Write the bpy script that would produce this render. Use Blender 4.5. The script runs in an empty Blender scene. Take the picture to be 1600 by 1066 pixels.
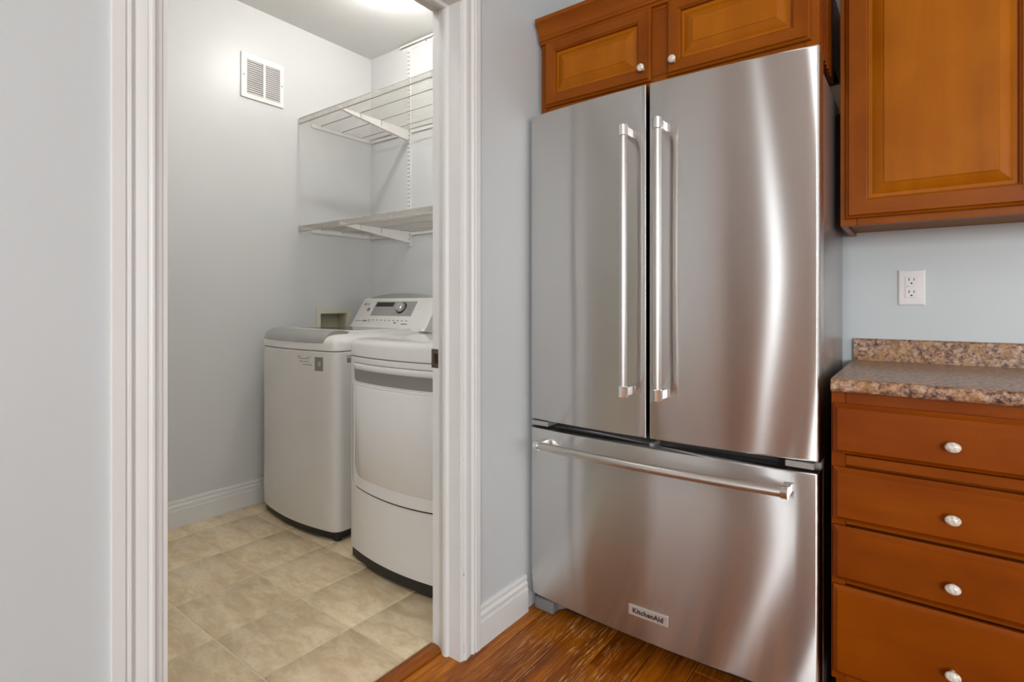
import bpy, bmesh, math, random
from mathutils import Vector, Matrix
R = math.radians
scene = bpy.context.scene
col = scene.collection

# ------------------------------------------------------------------ camera
cam_data = bpy.data.cameras.new('camera')
cam_data.sensor_width = 36.0
cam_data.lens = 845.0 * 36.0 / 1600.0
cam_data.shift_y = -58.0 / 1600.0
cam_data.clip_start = 0.05
cam = bpy.data.objects.new('camera', cam_data)
col.objects.link(cam)
cam.location = (0, 0, 1.10)
cam.rotation_euler = (R(90), 0, R(37.1))
scene.camera = cam

# ------------------------------------------------------------------ world, exposure
world = bpy.data.worlds.new('sky')
scene.world = world
world.use_nodes = True
wn = world.node_tree.nodes
wn['Background'].inputs['Color'].default_value = (0.80, 0.90, 1.0, 1)
wn['Background'].inputs['Strength'].default_value = 1.0
vs = scene.view_settings
scene.display_settings.display_device = 'sRGB'
vs.view_transform = 'Standard'
vs.look = 'None'
vs.gamma = 1.0
vs.use_curve_mapping = False
vs.exposure = 0.0

# ------------------------------------------------------------------ lights
def area_light(name, loc, rot, sx, sy, power, color):
    d = bpy.data.lights.new(name, 'AREA')
    d.shape = 'RECTANGLE'
    d.size, d.size_y = sx, sy
    d.energy = power
    d.color = color
    o = bpy.data.objects.new(name, d)
    col.objects.link(o)
    o.location = loc
    o.rotation_euler = rot
    return o
# daylight entering through the kitchen windows (behind and to the right of the camera)
area_light('window_daylight', (-0.32, -3.42, 1.20), (R(90), 0, 0), 0.14, 2.0, 7.5, (0.92, 0.97, 1.0))
area_light('window_daylight', (2.20, -3.42, 1.55), (R(90), 0, 0), 1.5, 1.2, 168, (0.92, 0.97, 1.0))
area_light('window_daylight', (3.72, -0.2, 1.55), (R(90), 0, R(90)), 2.6, 1.3, 34, (0.92, 0.97, 1.0))
LAUNDRY_BULB = 450.0
LAUNDRY_FILL = 68.0
KITCHEN_BULB = 105.0

# ------------------------------------------------------------------ key dimensions (metres)
XW = -1.1335      # kitchen face of the doorway wall
XL = -1.2445      # laundry face of the doorway wall
XV = -2.93        # laundry left wall
YLB = 2.312       # laundry back wall
YK = 2.15         # kitchen back wall
CEIL = 2.73
OP0, OP1, OPZ = 0.404, 1.242, 2.046   # doorway opening
KX1, KY0 = 3.45, -3.25                # kitchen right / rear
LY0 = -0.35                            # laundry front wall

# ------------------------------------------------------------------ materials
MATS = {}
def new_mat(name):
    m = bpy.data.materials.new(name)
    m.use_nodes = True
    MATS[name] = m
    nt = m.node_tree
    return m, nt, nt.nodes['Principled BSDF']
def node(nt, kind, **kw):
    n = nt.nodes.new(kind)
    for k, v in kw.items():
        if k in n.inputs:
            n.inputs[k].default_value = v
        else:
            setattr(n, k, v)
    return n
def link(nt, a, b):
    nt.links.new(a, b)
def coords(nt, scale=(1, 1, 1), rand=False, rot=(0, 0, 0)):
    tc = node(nt, 'ShaderNodeTexCoord')
    mp = node(nt, 'ShaderNodeMapping')
    mp.inputs['Scale'].default_value = scale
    mp.inputs['Rotation'].default_value = rot
    if rand:
        oi = node(nt, 'ShaderNodeObjectInfo')
        mu = node(nt, 'ShaderNodeVectorMath', operation='SCALE')
        mu.inputs[0].default_value = (17.3, 31.7, 23.9)
        link(nt, oi.outputs['Random'], mu.inputs['Scale'])
        ad = node(nt, 'ShaderNodeVectorMath', operation='ADD')
        link(nt, tc.outputs['Object'], ad.inputs[0])
        link(nt, mu.outputs[0], ad.inputs[1])
        link(nt, ad.outputs[0], mp.inputs['Vector'])
    else:
        link(nt, tc.outputs['Object'], mp.inputs['Vector'])
    return mp.outputs['Vector']
def noise(nt, vec, scale, detail=4, rough=0.55, dist=0.0):
    n = node(nt, 'ShaderNodeTexNoise')
    n.inputs['Scale'].default_value = scale
    n.inputs['Detail'].default_value = detail
    n.inputs['Roughness'].default_value = rough
    n.inputs['Distortion'].default_value = dist
    link(nt, vec, n.inputs['Vector'])
    return n.outputs['Fac']
def ramp(nt, fac, stops):
    r = node(nt, 'ShaderNodeValToRGB')
    el = r.color_ramp.elements
    while len(el) < len(stops):
        el.new(0.5)
    for e, (p, c) in zip(el, stops):
        e.position = p
        e.color = (c[0], c[1], c[2], 1) if not isinstance(c, (int, float)) else (c, c, c, 1)
    link(nt, fac, r.inputs['Fac'])
    return r.outputs['Color']
def mix(nt, fac, a, b, mode='MIX'):
    n = node(nt, 'ShaderNodeMix', data_type='RGBA', blend_type=mode)
    for sock, v in ((n.inputs['Factor'], fac), (n.inputs[6], a), (n.inputs[7], b)):
        if hasattr(v, 'is_output'):
            link(nt, v, sock)
        elif isinstance(v, (int, float)):
            sock.default_value = v
        else:
            sock.default_value = (v[0], v[1], v[2], 1)
    return n.outputs[2]
def bump(nt, bsdf, height, strength, distance):
    b = node(nt, 'ShaderNodeBump')
    b.inputs['Strength'].default_value = strength
    b.inputs['Distance'].default_value = distance
    link(nt, height, b.inputs['Height'])
    link(nt, b.outputs['Normal'], bsdf.inputs['Normal'])
def plain(name, c, rough=0.5, metal=0.0, coat=0.0, var=0.03):
    m, nt, b = new_mat(name)
    v = coords(nt)
    f = noise(nt, v, 9, 3)
    lo = tuple(x * (1 - var) for x in c)
    hi = tuple(min(1, x * (1 + var)) for x in c)
    link(nt, ramp(nt, f, [(0.3, lo), (0.7, hi)]), b.inputs['Base Color'])
    b.inputs['Roughness'].default_value = rough
    b.inputs['Metallic'].default_value = metal
    b.inputs['Coat Weight'].default_value = coat
    return m
def wall_paint(name, c, rough):
    m, nt, b = new_mat(name)
    v = coords(nt)
    f = noise(nt, v, 1.3, 4)
    link(nt, ramp(nt, f, [(0.3, tuple(x * 0.975 for x in c)), (0.7, tuple(x * 1.02 for x in c))]), b.inputs['Base Color'])
    b.inputs['Roughness'].default_value = rough
    bump(nt, b, noise(nt, v, 160, 2), 0.10, 0.002)
    return m
wall_paint('kitchen_paint', (0.575, 0.602, 0.608), 0.42)
wall_paint('laundry_paint', (0.645, 0.648, 0.645), 0.36)
def ceiling_mat():
    m, nt, b = new_mat('ceiling_paint')
    v = coords(nt)
    b.inputs['Base Color'].default_value = (0.80, 0.80, 0.78, 1)
    b.inputs['Roughness'].default_value = 0.9
    bump(nt, b, noise(nt, v, 90, 5, 0.7), 0.35, 0.004)
ceiling_mat()
def trim_mat(name, chips):
    m, nt, b = new_mat(name)
    v = coords(nt)
    base = ramp(nt, noise(nt, v, 5, 3), [(0.3, (0.715, 0.712, 0.692)), (0.7, (0.745, 0.742, 0.722))])
    if chips:                       # knocked-off paint down the corners of the door frame
        tc = node(nt, 'ShaderNodeTexCoord')
        sp = node(nt, 'ShaderNodeSeparateXYZ')
        link(nt, tc.outputs['Object'], sp.inputs[0])
        vs_ = coords(nt, (210, 210, 55))
        spots = ramp(nt, noise(nt, vs_, 1.0, 3, 0.7), [(0.64, 0.0), (0.66, 1.0)])
        low = node(nt, 'ShaderNodeMapRange')
        low.inputs['From Min'].default_value = 0.75
        low.inputs['From Max'].default_value = 1.05
        low.inputs['To Min'].default_value = 1.0
        low.inputs['To Max'].default_value = 0.0
        link(nt, sp.outputs['Z'], low.inputs['Value'])
        f = node(nt, 'ShaderNodeMath', operation='MULTIPLY')
        link(nt, spots, f.inputs[0])
        link(nt, low.outputs[0], f.inputs[1])
        edge = node(nt, 'ShaderNodeMath', operation='COMPARE')   # a strip round the chipped corner
        edge.inputs[1].default_value = chips
        edge.inputs[2].default_value = 0.0022
        link(nt, sp.outputs['X' if chips < -1.15 else 'Y'], edge.inputs[0])
        g = node(nt, 'ShaderNodeMath', operation='MULTIPLY')
        link(nt, f.outputs[0], g.inputs[0])
        link(nt, edge.outputs[0], g.inputs[1])
        base = mix(nt, g.outputs[0], base, (0.10, 0.085, 0.08))
    link(nt, base, b.inputs['Base Color'])
    b.inputs['Roughness'].default_value = 0.35
    return m
trim_mat('trim_paint', None)
trim_mat('trim_paint_chipped_casing', 1.238)
trim_mat('trim_paint_chipped_jamb', -1.205)

def wood_mat(name, axis, dark, mid, light, rough=0.30, seed=0.0):
    m, nt, b = new_mat(name)
    s = {'x': (1.2, 9, 9), 'z': (9, 9, 1.2), 'y': (9, 1.2, 9)}[axis]
    v = coords(nt, s, rand=True)
    broad = noise(nt, v, 1.1, 4, 0.55, 0.6)
    fine_s = {'x': (3, 90, 90), 'z': (90, 90, 3), 'y': (90, 3, 90)}[axis]
    fine = noise(nt, coords(nt, fine_s, rand=True), 1.0, 3, 0.6)
    blotch = noise(nt, coords(nt, (5, 5, 5), rand=True), 1.0, 3, 0.5)
    c1 = ramp(nt, broad, [(0.22, dark), (0.50, mid), (0.80, light)])
    c2 = mix(nt, ramp(nt, fine, [(0.35, 0.0), (0.75, 0.22)]), c1, dark)
    c3 = mix(nt, 0.5, c2, mix(nt, ramp(nt, blotch, [(0.35, 0.0), (0.65, 1.0)]), mid, light))
    link(nt, c3, b.inputs['Base Color'])
    b.inputs['Roughness'].default_value = rough
    b.inputs['Specular IOR Level'].default_value = 0.17
    bump(nt, b, fine, 0.04, 0.001)
    return m
WD, WM, WL = (0.190, 0.046, 0.0015), (0.345, 0.094, 0.0020), (0.450, 0.142, 0.0040)
FD, FM, FL = (0.115, 0.023, 0.001), (0.225, 0.050, 0.0015), (0.320, 0.086, 0.003)
wood_mat('maple_upright', 'z', FD, FM, FL)
wood_mat('maple_level', 'x', FD, FM, FL)
wood_mat('maple_panel', 'z', WD, WM, WL)
BD, BM, BL = (0.105, 0.017, 0.0004), (0.205, 0.038, 0.0005), (0.290, 0.065, 0.0010)
wood_mat('drawer_maple', 'x', BD, BM, BL)
wood_mat('drawer_maple_upright', 'z', BD, BM, BL)
wood_mat('raw_ply', 'x', (0.22, 0.10, 0.03), (0.30, 0.15, 0.05), (0.36, 0.19, 0.07), 0.6)

def floor_wood(name):
    m, nt, b = new_mat(name)
    broad = noise(nt, coords(nt, (14, 1.6, 14), rand=True), 1.0, 5, 0.6, 0.8)
    fine = noise(nt, coords(nt, (150, 7, 150), rand=True), 1.0, 4, 0.65)
    oi = node(nt, 'ShaderNodeObjectInfo')
    c = ramp(nt, broad, [(0.28, (0.155, 0.034, 0.002)), (0.50, (0.38, 0.105, 0.003)), (0.74, (0.60, 0.205, 0.008))])
    c = mix(nt, ramp(nt, fine, [(0.42, 0.0), (0.72, 0.75)]), c, (0.085, 0.018, 0.003))
    tone = ramp(nt, oi.outputs['Random'], [(0.0, (0.80, 0.72, 0.62)), (1.0, (1.22, 1.24, 1.25))])
    c = mix(nt, 1.0, c, tone, 'MULTIPLY')
    # worn-through scratches in front of the refrigerator, running with the boards
    tc = node(nt, 'ShaderNodeTexCoord')
    geo = node(nt, 'ShaderNodeNewGeometry')
    mp = node(nt, 'ShaderNodeMapping')
    mp.inputs['Scale'].default_value = (150, 9, 1)
    mp.inputs['Rotation'].default_value = (0, 0, R(2))
    link(nt, geo.outputs['Position'], mp.inputs['Vector'])
    sc = noise(nt, mp.outputs[0], 1.0, 6, 0.75)
    sc = ramp(nt, sc, [(0.53, 0.0), (0.60, 1.0)])
    dst = node(nt, 'ShaderNodeVectorMath', operation='DISTANCE')
    mp2 = node(nt, 'ShaderNodeMapping')
    mp2.inputs['Scale'].default_value = (1.0, 0.62, 1)
    link(nt, geo.outputs['Position'], mp2.inputs['Vector'])
    link(nt, mp2.outputs[0], dst.inputs[0])
    dst.inputs[1].default_value = (-0.87, 1.47 * 0.62, 0)
    mp3 = node(nt, 'ShaderNodeMapping')
    mp3.inputs['Scale'].default_value = (16, 4, 1)
    link(nt, geo.outputs['Position'], mp3.inputs['Vector'])
    patch = noise(nt, mp3.outputs[0], 1.0, 2)
    near = ramp(nt, dst.outputs['Value'], [(0.06, 1.0), (0.26, 0.0)])
    area = mix(nt, 1.0, near, ramp(nt, patch, [(0.42, 0.0), (0.55, 1.0)]), 'MULTIPLY')
    f = mix(nt, 1.0, sc, area, 'MULTIPLY')
    c = mix(nt, f, c, (0.85, 0.47, 0.16))
    link(nt, c, b.inputs['Base Color'])
    b.inputs['Roughness'].default_value = 0.26
    b.inputs['Specular IOR Level'].default_value = 0.28
    bump(nt, b, fine, 0.12, 0.001)
    return m
floor_wood('hardwood')

def tile_mat():
    m, nt, b = new_mat('floor_tile')
    v = coords(nt, (1, 1, 1), rand=True)
    big = noise(nt, coords(nt, (6.5, 15, 5), rand=True, rot=(0, 0, 0.25)), 1.0, 7, 0.68, 0.35)
    mid = noise(nt, v, 60, 4, 0.6)
    c = ramp(nt, big, [(0.32, (0.58, 0.435, 0.26)), (0.46, (0.70, 0.545, 0.345)), (0.55, (0.80, 0.65, 0.435)), (0.68, (0.86, 0.73, 0.53))])
    c = mix(nt, ramp(nt, mid, [(0.4, 0.0), (0.8, 0.45)]), c, (0.58, 0.44, 0.275))
    link(nt, c, b.inputs['Base Color'])
    b.inputs['Roughness'].default_value = 0.38
    bump(nt, b, big, 0.12, 0.004)
tile_mat()
plain('grout', (0.80, 0.68, 0.51), 0.9)

def steel_mat(name, c, rough, aniso, wave):
    m, nt, b = new_mat(name)
    fine = noise(nt, coords(nt, (6, 6, 900)), 1.0, 2, 0.5)
    k = 0.02 if aniso else 0.0
    colr = ramp(nt, fine, [(0.3, tuple(x * (1 - k) for x in c)), (0.7, tuple(min(1, x * (1 + k)) for x in c))])
    if aniso:                       # brushed sheet: the grain runs level, so highlights draw out upright
        nt.nodes.remove(b)
        b = node(nt, 'ShaderNodeBsdfAnisotropic', distribution='MULTI_GGX')
        link(nt, colr, b.inputs['Color'])
        b.inputs['Roughness'].default_value = rough
        b.inputs['Anisotropy'].default_value = aniso
        tg = node(nt, 'ShaderNodeTangent', direction_type='RADIAL', axis='Z')
        link(nt, tg.outputs['Tangent'], b.inputs['Tangent'])
        link(nt, b.outputs[0], nt.nodes['Material Output'].inputs['Surface'])
    else:
        b.inputs['Metallic'].default_value = 1.0
        link(nt, colr, b.inputs['Base Color'])
        b.inputs['Roughness'].default_value = rough
    if wave:                        # slight unevenness of the sheet
        w = noise(nt, coords(nt, (3.0, 3.0, 2.2)), 1.0, 1, 0.4)
        bump(nt, b, w, 1.0, wave)
    return m
steel_mat('brushed_steel', (0.71, 0.695, 0.675), 0.27, 0.78, 0.0024)
steel_mat('handle_steel', (0.66, 0.63, 0.59), 0.33, 0.0, 0)
steel_mat('polished_steel', (0.80, 0.79, 0.77), 0.09, 0.0, 0)
plain('fridge_case', (0.40, 0.385, 0.375), 0.30, 0.8)
plain('grey_plastic', (0.20, 0.195, 0.195), 0.45)
plain('black_plastic', (0.012, 0.011, 0.010), 0.5)
plain('gasket', (0.02, 0.019, 0.018), 0.7)
plain('white_enamel', (0.74, 0.725, 0.70), 0.16, 0, 0.5, 0.01)
plain('white_plastic', (0.77, 0.755, 0.725), 0.30)
plain('silver_plastic', (0.40, 0.39, 0.375), 0.34, 0.45)
plain('panel_grey', (0.36, 0.35, 0.335), 0.38, 0.1)
plain('recess_grey', (0.30, 0.285, 0.275), 0.4, 0.3)
plain('display_black', (0.012, 0.013, 0.014), 0.10)
plain('print_grey', (0.23, 0.225, 0.22), 0.6)
plain('print_black', (0.012, 0.011, 0.011), 0.6)
plain('badge_face', (0.70, 0.66, 0.62), 0.25, 0.6)
plain('lid_glass', (0.10, 0.105, 0.10), 0.06)
plain('box_cream', (0.66, 0.645, 0.54), 0.45)
plain('box_inside', (0.56, 0.53, 0.37), 0.55)
plain('shelf_white', (0.78, 0.765, 0.735), 0.35)
plain('shelf_wire', (0.52, 0.495, 0.46), 0.4)
plain('slot_dark', (0.20, 0.195, 0.19), 0.7)
plain('vent_white', (0.80, 0.79, 0.765), 0.4)
plain('vent_dark', (0.44, 0.43, 0.41), 0.7)
plain('outlet_white', (0.80, 0.76, 0.74), 0.3)
plain('bronze', (0.20, 0.155, 0.115), 0.38, 0.85)
plain('cream_wall_patch', (0.78, 0.72, 0.50), 0.6)
plain('dark_void', (0.01, 0.009, 0.008), 0.8)

def pearl_mat():
    m, nt, b = new_mat('pearl_knob')
    w = node(nt, 'ShaderNodeTexWave', wave_type='BANDS')
    w.inputs['Scale'].default_value = 36
    w.inputs['Distortion'].default_value = 5.0
    w.inputs['Detail'].default_value = 2
    w.inputs['Detail Scale'].default_value = 12
    link(nt, coords(nt, (1, 0.3, 0.55), rand=True, rot=(0, 0.6, 0)), w.inputs['Vector'])
    c = ramp(nt, w.outputs['Fac'], [(0.0, (0.52, 0.42, 0.32)), (0.3, (0.72, 0.66, 0.57)), (0.7, (0.84, 0.81, 0.77)), (1.0, (0.70, 0.64, 0.55))])
    link(nt, c, b.inputs['Base Color'])
    b.inputs['Roughness'].default_value = 0.16
    b.inputs['Coat Weight'].default_value = 0.6
pearl_mat()

def counter_mat():
    m, nt, b = new_mat('granite_laminate')
    v = coords(nt)
    n1 = noise(nt, v, 88, 5, 0.68, 0.4)
    n2 = noise(nt, v, 26, 3, 0.6, 0.3)
    n3 = noise(nt, v, 130, 3, 0.6)
    c = ramp(nt, n1, [(0.36, (0.045, 0.026, 0.022)), (0.43, (0.17, 0.085, 0.055)), (0.50, (0.33, 0.185, 0.115)), (0.57, (0.46, 0.30, 0.20)), (0.68, (0.60, 0.44, 0.32))])
    c = mix(nt, ramp(nt, n2, [(0.48, 0.0), (0.66, 0.6)]), c, (0.42, 0.20, 0.055))
    dk = ramp(nt, n3, [(0.60, 0.0), (0.67, 0.9)])
    blot = ramp(nt, n2, [(0.36, 1.0), (0.52, 0.15)])
    c = mix(nt, mix(nt, 1.0, dk, blot, 'MULTIPLY'), c, (0.035, 0.025, 0.025))
    link(nt, c, b.inputs['Base Color'])
    b.inputs['Roughness'].default_value = 0.30
counter_mat()

def emit_mat(name, color, strength):
    m, nt, b = new_mat(name)
    b.inputs['Emission Color'].default_value = (*color, 1)
    b.inputs['Emission Strength'].default_value = strength
    b.inputs['Base Color'].default_value = (0.8, 0.8, 0.8, 1)
emit_mat('laundry_bulb_glow', (1.0, 0.975, 0.935), LAUNDRY_BULB)
emit_mat('laundry_fill_glow', (1.0, 0.97, 0.92), LAUNDRY_FILL)
emit_mat('kitchen_bulb_glow', (1.0, 0.93, 0.84), KITCHEN_BULB)

# ------------------------------------------------------------------ object helpers
def root_loc(p):
    while p.parent:
        p = p.parent
    return p['_base'] if '_base' in p else (0, 0, 0)
def finish(bm, name, mat, parent=None, smooth=35, label=None, weld=True):
    if weld:
        bmesh.ops.remove_doubles(bm, verts=bm.verts, dist=1e-6)
    bmesh.ops.recalc_face_normals(bm, faces=bm.faces)
    if parent:
        bmesh.ops.translate(bm, verts=bm.verts, vec=-Vector(BASE.get(top(parent).name, (0, 0, 0))))
    lim = R(smooth)
    for f in bm.faces:
        f.smooth = True
    for e in bm.edges:
        e.smooth = len(e.link_faces) == 2 and e.calc_face_angle(3.2) < lim
    me = bpy.data.meshes.new(name)
    bm.to_mesh(me)
    bm.free()
    me.materials.append(MATS[mat])
    o = bpy.data.objects.new(name, me)
    col.objects.link(o)
    if parent:
        o.parent = parent
    if label:
        o['label'] = label
    return o
BASE = {}
def top(o):
    while o.parent:
        o = o.parent
    return o
def thing(name, label, cat, loc, group=None):
    o = bpy.data.objects.new(name, None)
    o.empty_display_size = 0.05
    col.objects.link(o)
    o.location = loc
    BASE[o.name] = tuple(loc)
    tag(o, label, cat, group)
    return o
def tag(o, label, cat, group=None):
    o['label'] = label
    o['category'] = cat
    if group:
        o['group'] = group
def struct(o, label=None):
    o['kind'] = 'structure'
    if label:
        o['label'] = label
    return o
def dup(root, loc, label, group=None):
    r = root.copy()
    col.objects.link(r)
    r.location = loc
    r['label'] = label
    if group:
        r['group'] = group
    BASE[r.name] = tuple(loc)
    for ch in list(root.children):
        c = ch.copy()
        col.objects.link(c)
        c.parent = r
        for g in list(ch.children):
            d = g.copy()
            col.objects.link(d)
            d.parent = c
    return r
def new():
    return bmesh.new()
def box(bm, x0, x1, y0, y1, z0, z1, bev=0.0, seg=2):
    r = bmesh.ops.create_cube(bm, size=1.0)
    vs_ = r['verts']
    for v in vs_:
        v.co = Vector(((x0 + x1) / 2 + v.co.x * (x1 - x0), (y0 + y1) / 2 + v.co.y * (y1 - y0), (z0 + z1) / 2 + v.co.z * (z1 - z0)))
    if bev > 0:
        es = list({e for v in vs_ for e in v.link_edges})
        bmesh.ops.bevel(bm, geom=es, offset=bev, segments=seg, affect='EDGES', profile=0.5)
    return bm
def tube(bm, pts, r, seg=8, cap=True, scale=None):
    pts = [Vector(p) for p in pts]
    rings = []
    up = None
    for i, p in enumerate(pts):
        a = pts[max(i - 1, 0)]
        b_ = pts[min(i + 1, len(pts) - 1)]
        t = (b_ - a).normalized()
        if up is None:
            up = Vector((0, 0, 1)) if abs(t.z) < 0.9 else Vector((1, 0, 0))
        n = t.cross(up).normalized()
        bn = n.cross(t).normalized()
        up = bn
        rr = r[i] if isinstance(r, (list, tuple)) else r
        rings.append([bm.verts.new(p + n * (rr * math.cos(2 * math.pi * k / seg)) + bn * (rr * math.sin(2 * math.pi * k / seg))) for k in range(seg)])
    for a, b_ in zip(rings, rings[1:]):
        for k in range(seg):
            bm.faces.new((a[k], a[(k + 1) % seg], b_[(k + 1) % seg], b_[k]))
    if cap:
        bm.faces.new(rings[0])
        bm.faces.new(rings[-1][::-1])
    return bm
def stack(bm, outline, rings, cap0=True, cap1=True):
    """outline: list of (x, y); rings: list of (z, inset). Insets pull the outline towards its centre."""
    xs = [p[0] for p in outline]
    ys = [p[1] for p in outline]
    cx, cy = (min(xs) + max(xs)) / 2, (min(ys) + max(ys)) / 2
    hx, hy = (max(xs) - min(xs)) / 2, (max(ys) - min(ys)) / 2
    rv = []
    for z, off in rings:
        rv.append([bm.verts.new((cx + (x - cx) * (1 - off / hx), cy + (y - cy) * (1 - off / hy), z)) for x, y in outline])
    n = len(outline)
    for a, b_ in zip(rv, rv[1:]):
        for k in range(n):
            bm.faces.new((a[k], a[(k + 1) % n], b_[(k + 1) % n], b_[k]))
    if cap0:
        bm.faces.new(rv[0][::-1])
    if cap1:
        bm.faces.new(rv[-1])
    return bm
def prism(bm, prof, axis, a0, a1):
    """extrude a closed profile along an axis; profile coords are the other two axes in xyz order"""
    def P(u, v, a):
        return {'x': (a, u, v), 'y': (u, a, v), 'z': (u, v, a)}[axis]
    v0 = [bm.verts.new(P(u, v, a0)) for u, v in prof]
    v1 = [bm.verts.new(P(u, v, a1)) for u, v in prof]
    n = len(prof)
    for k in range(n):
        bm.faces.new((v0[k], v0[(k + 1) % n], v1[(k + 1) % n], v1[k]))
    bm.faces.new(v0[::-1])
    bm.faces.new(v1)
    return bm
def arc(cx, cy, r, a0, a1, n):
    return [(cx + r * math.cos(R(a0 + (a1 - a0) * i / n)), cy + r * math.sin(R(a0 + (a1 - a0) * i / n))) for i in range(n + 1)]
def text_bm(s, size, mat4, extrude=0.0004, xs=1.0, bold=0.0):
    cu = bpy.data.curves.new('txt', 'FONT')
    cu.body = s
    cu.size = size
    cu.extrude = extrude
    cu.offset = bold
    cu.space_character = 1.0 + bold * 120
    cu.align_x = 'CENTER'
    cu.align_y = 'CENTER'
    cu.resolution_u = 3
    o = bpy.data.objects.new('txt', cu)
    col.objects.link(o)
    dg = bpy.context.evaluated_depsgraph_get()
    me = bpy.data.meshes.new_from_object(o.evaluated_get(dg))
    bpy.data.objects.remove(o)
    bpy.data.curves.remove(cu)
    bm = bmesh.new()
    bm.from_mesh(me)
    bpy.data.meshes.remove(me)
    bmesh.ops.transform(bm, matrix=mat4 @ Matrix.Diagonal((xs, 1, 1, 1)), verts=bm.verts)
    return bm
def facing_front(x, y, z):            # text plane facing -Y
    return Matrix.Translation((x, y, z)) @ Matrix.Rotation(R(90), 4, 'X')

# ================================================================== SETTING
# --- kitchen floor
bm = new()
box(bm, -1.262, KX1, KY0, YLB, -0.06, -0.012)
floor = struct(finish(bm, 'floor', 'hardwood'), 'gunstock stained hardwood kitchen floor of long boards')
PW = 0.1325
random.seed(4)
xs0 = -1.2075
k = 0
starts = {0: 1.9, 1: 0.55, 2: 1.75, 3: 1.463, 4: 0.9, 5: 1.62, 6: 0.3}
while xs0 + k * PW < 1.4:
    x0 = xs0 + k * PW
    y = starts.get(k, random.uniform(0.2, 2.0)) - 2.4
    while y < 2.14:
        L = 1.2
        ya, yb = max(y, -1.2), min(y + L, 2.149)
        if yb - ya > 0.02:
            b_ = new()
            box(b_, x0 + 0.0008, x0 + PW - 0.0008, ya + 0.0008, yb - 0.0008, -0.012, 0.0, 0.0024, 1)
            o = finish(b_, 'plank', 'hardwood', floor)
        y += L
    k += 1
bm = new()
box(bm, -1.2075 + k * PW, KX1, -1.2, 2.149, -0.012, -0.001)
box(bm, -1.13, KX1, KY0 + 0.01, -1.2, -0.012, -0.001)
finish(bm, 'far_boards', 'hardwood', floor)
# threshold strip between the boards and the tile
bm = new()
prism(bm, [(-1.270, -0.012), (-1.270, -0.001), (-1.262, 0.0045), (-1.250, 0.0065), (-1.2095, 0.0035), (-1.2085, -0.012)], 'y', OP0 - 0.008, OP1 - 0.004)
thr = finish(bm, 'trim_5', 'hardwood')
struct(thr, 'stained oak threshold strip between tile and hardwood')

# --- laundry tile floor
bm = new()
box(bm, XV, -1.262, LY0, YLB, -0.06, -0.0022)
tfloor = struct(finish(bm, 'floor', 'grout'), 'beige ceramic tile floor of the laundry room')
tx = [XV, -2.780, -2.470, -2.160, -1.850, -1.545, -1.2705]
ty = [LY0, -0.098, 0.210, 0.518, 0.8265, 1.1365, 1.4435, 1.752, 2.06, YLB]
random.seed(11)
for i in range(len(tx) - 1):
    for j in range(len(ty) - 1):
        b_ = new()
        dz = random.uniform(-0.0003, 0.0003)
        box(b_, tx[i] + 0.0028, tx[i + 1] - 0.0028, ty[j] + 0.0028, ty[j + 1] - 0.0028, -0.009, dz, 0.0016, 2)
        finish(b_, 'tile', 'floor_tile', tfloor)

# --- walls
def wall(name, label, mat, boxes):
    b_ = new()
    for q in boxes:
        box(b_, *q)
    return struct(finish(b_, name, mat), label)
bm = new()
wall_l = wall('wall_left', 'pale blue grey wall with the laundry doorway', 'kitchen_paint', [
    (XL + 0.002, XW, KY0, OP0 - 0.012, 0, CEIL), (XL + 0.002, XW, OP1 + 0.012, YLB, 0, CEIL), (XL + 0.002, XW, OP0 - 0.012, OP1 + 0.012, OPZ + 0.012, CEIL)])
wall('wall_laundry_front', 'laundry side of the doorway wall', 'laundry_paint', [
    (XL, XL + 0.002, LY0, OP0 - 0.012, 0, CEIL), (XL, XL + 0.002, OP1 + 0.012, YLB, 0, CEIL), (XL, XL + 0.002, OP0 - 0.012, OP1 + 0.012, OPZ + 0.012, CEIL)])
wall('wall_back', 'pale blue grey kitchen wall above the counter', 'kitchen_paint', [(XW, KX1, YK, YK + 0.12, 0, CEIL)])
wall('wall_laundry_left', 'grey white laundry wall with the air vent', 'laundry_paint', [
    (XV - 0.1, XV, LY0, 1.9286, 0, CEIL), (XV - 0.1, XV, 2.1178, YLB, 0, CEIL),
    (XV - 0.1, XV, 1.9286, 2.1178, 0, 0.905), (XV - 0.1, XV, 1.9286, 2.1178, 1.0413, CEIL)])
wall('wall_laundry_back', 'grey white laundry wall carrying the wire shelves', 'laundry_paint', [(XV - 0.1, XL, YLB, YLB + 0.1, 0, CEIL)])
wall('wall_laundry_near', 'laundry wall on the camera side', 'laundry_paint', [(XV - 0.1, XL, LY0 - 0.1, LY0, 0, CEIL)])
# right kitchen wall with window, rear kitchen wall with windows
wall('wall_right', 'kitchen wall with a wide window', 'kitchen_paint', [
    (KX1, KX1 + 0.15, KY0, -1.5, 0, CEIL), (KX1, KX1 + 0.15, 1.1, YK + 0.12, 0, CEIL),
    (KX1, KX1 + 0.15, -1.5, 1.1, 0, 0.9), (KX1, KX1 + 0.15, -1.5, 1.1, 2.2, CEIL)])
wall('wall_rear', 'kitchen wall behind the camera with two windows', 'kitchen_paint', [
    (XL, -0.43, KY0 - 0.12, KY0, 0, CEIL), (-0.21, 1.45, KY0 - 0.12, KY0, 0, CEIL), (2.95, KX1 + 0.15, KY0 - 0.12, KY0, 0, CEIL),
    (-0.43, -0.21, KY0 - 0.12, KY0, 0, 0.15), (-0.43, -0.21, KY0 - 0.12, KY0, 2.25, CEIL),
    (1.45, 2.95, KY0 - 0.12, KY0, 0, 0.95), (1.45, 2.95, KY0 - 0.12, KY0, 2.15, CEIL)])
bm = new()
box(bm, XL, KX1 + 0.15, KY0 - 0.12, YK + 0.12, CEIL, CEIL + 0.08)
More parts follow.
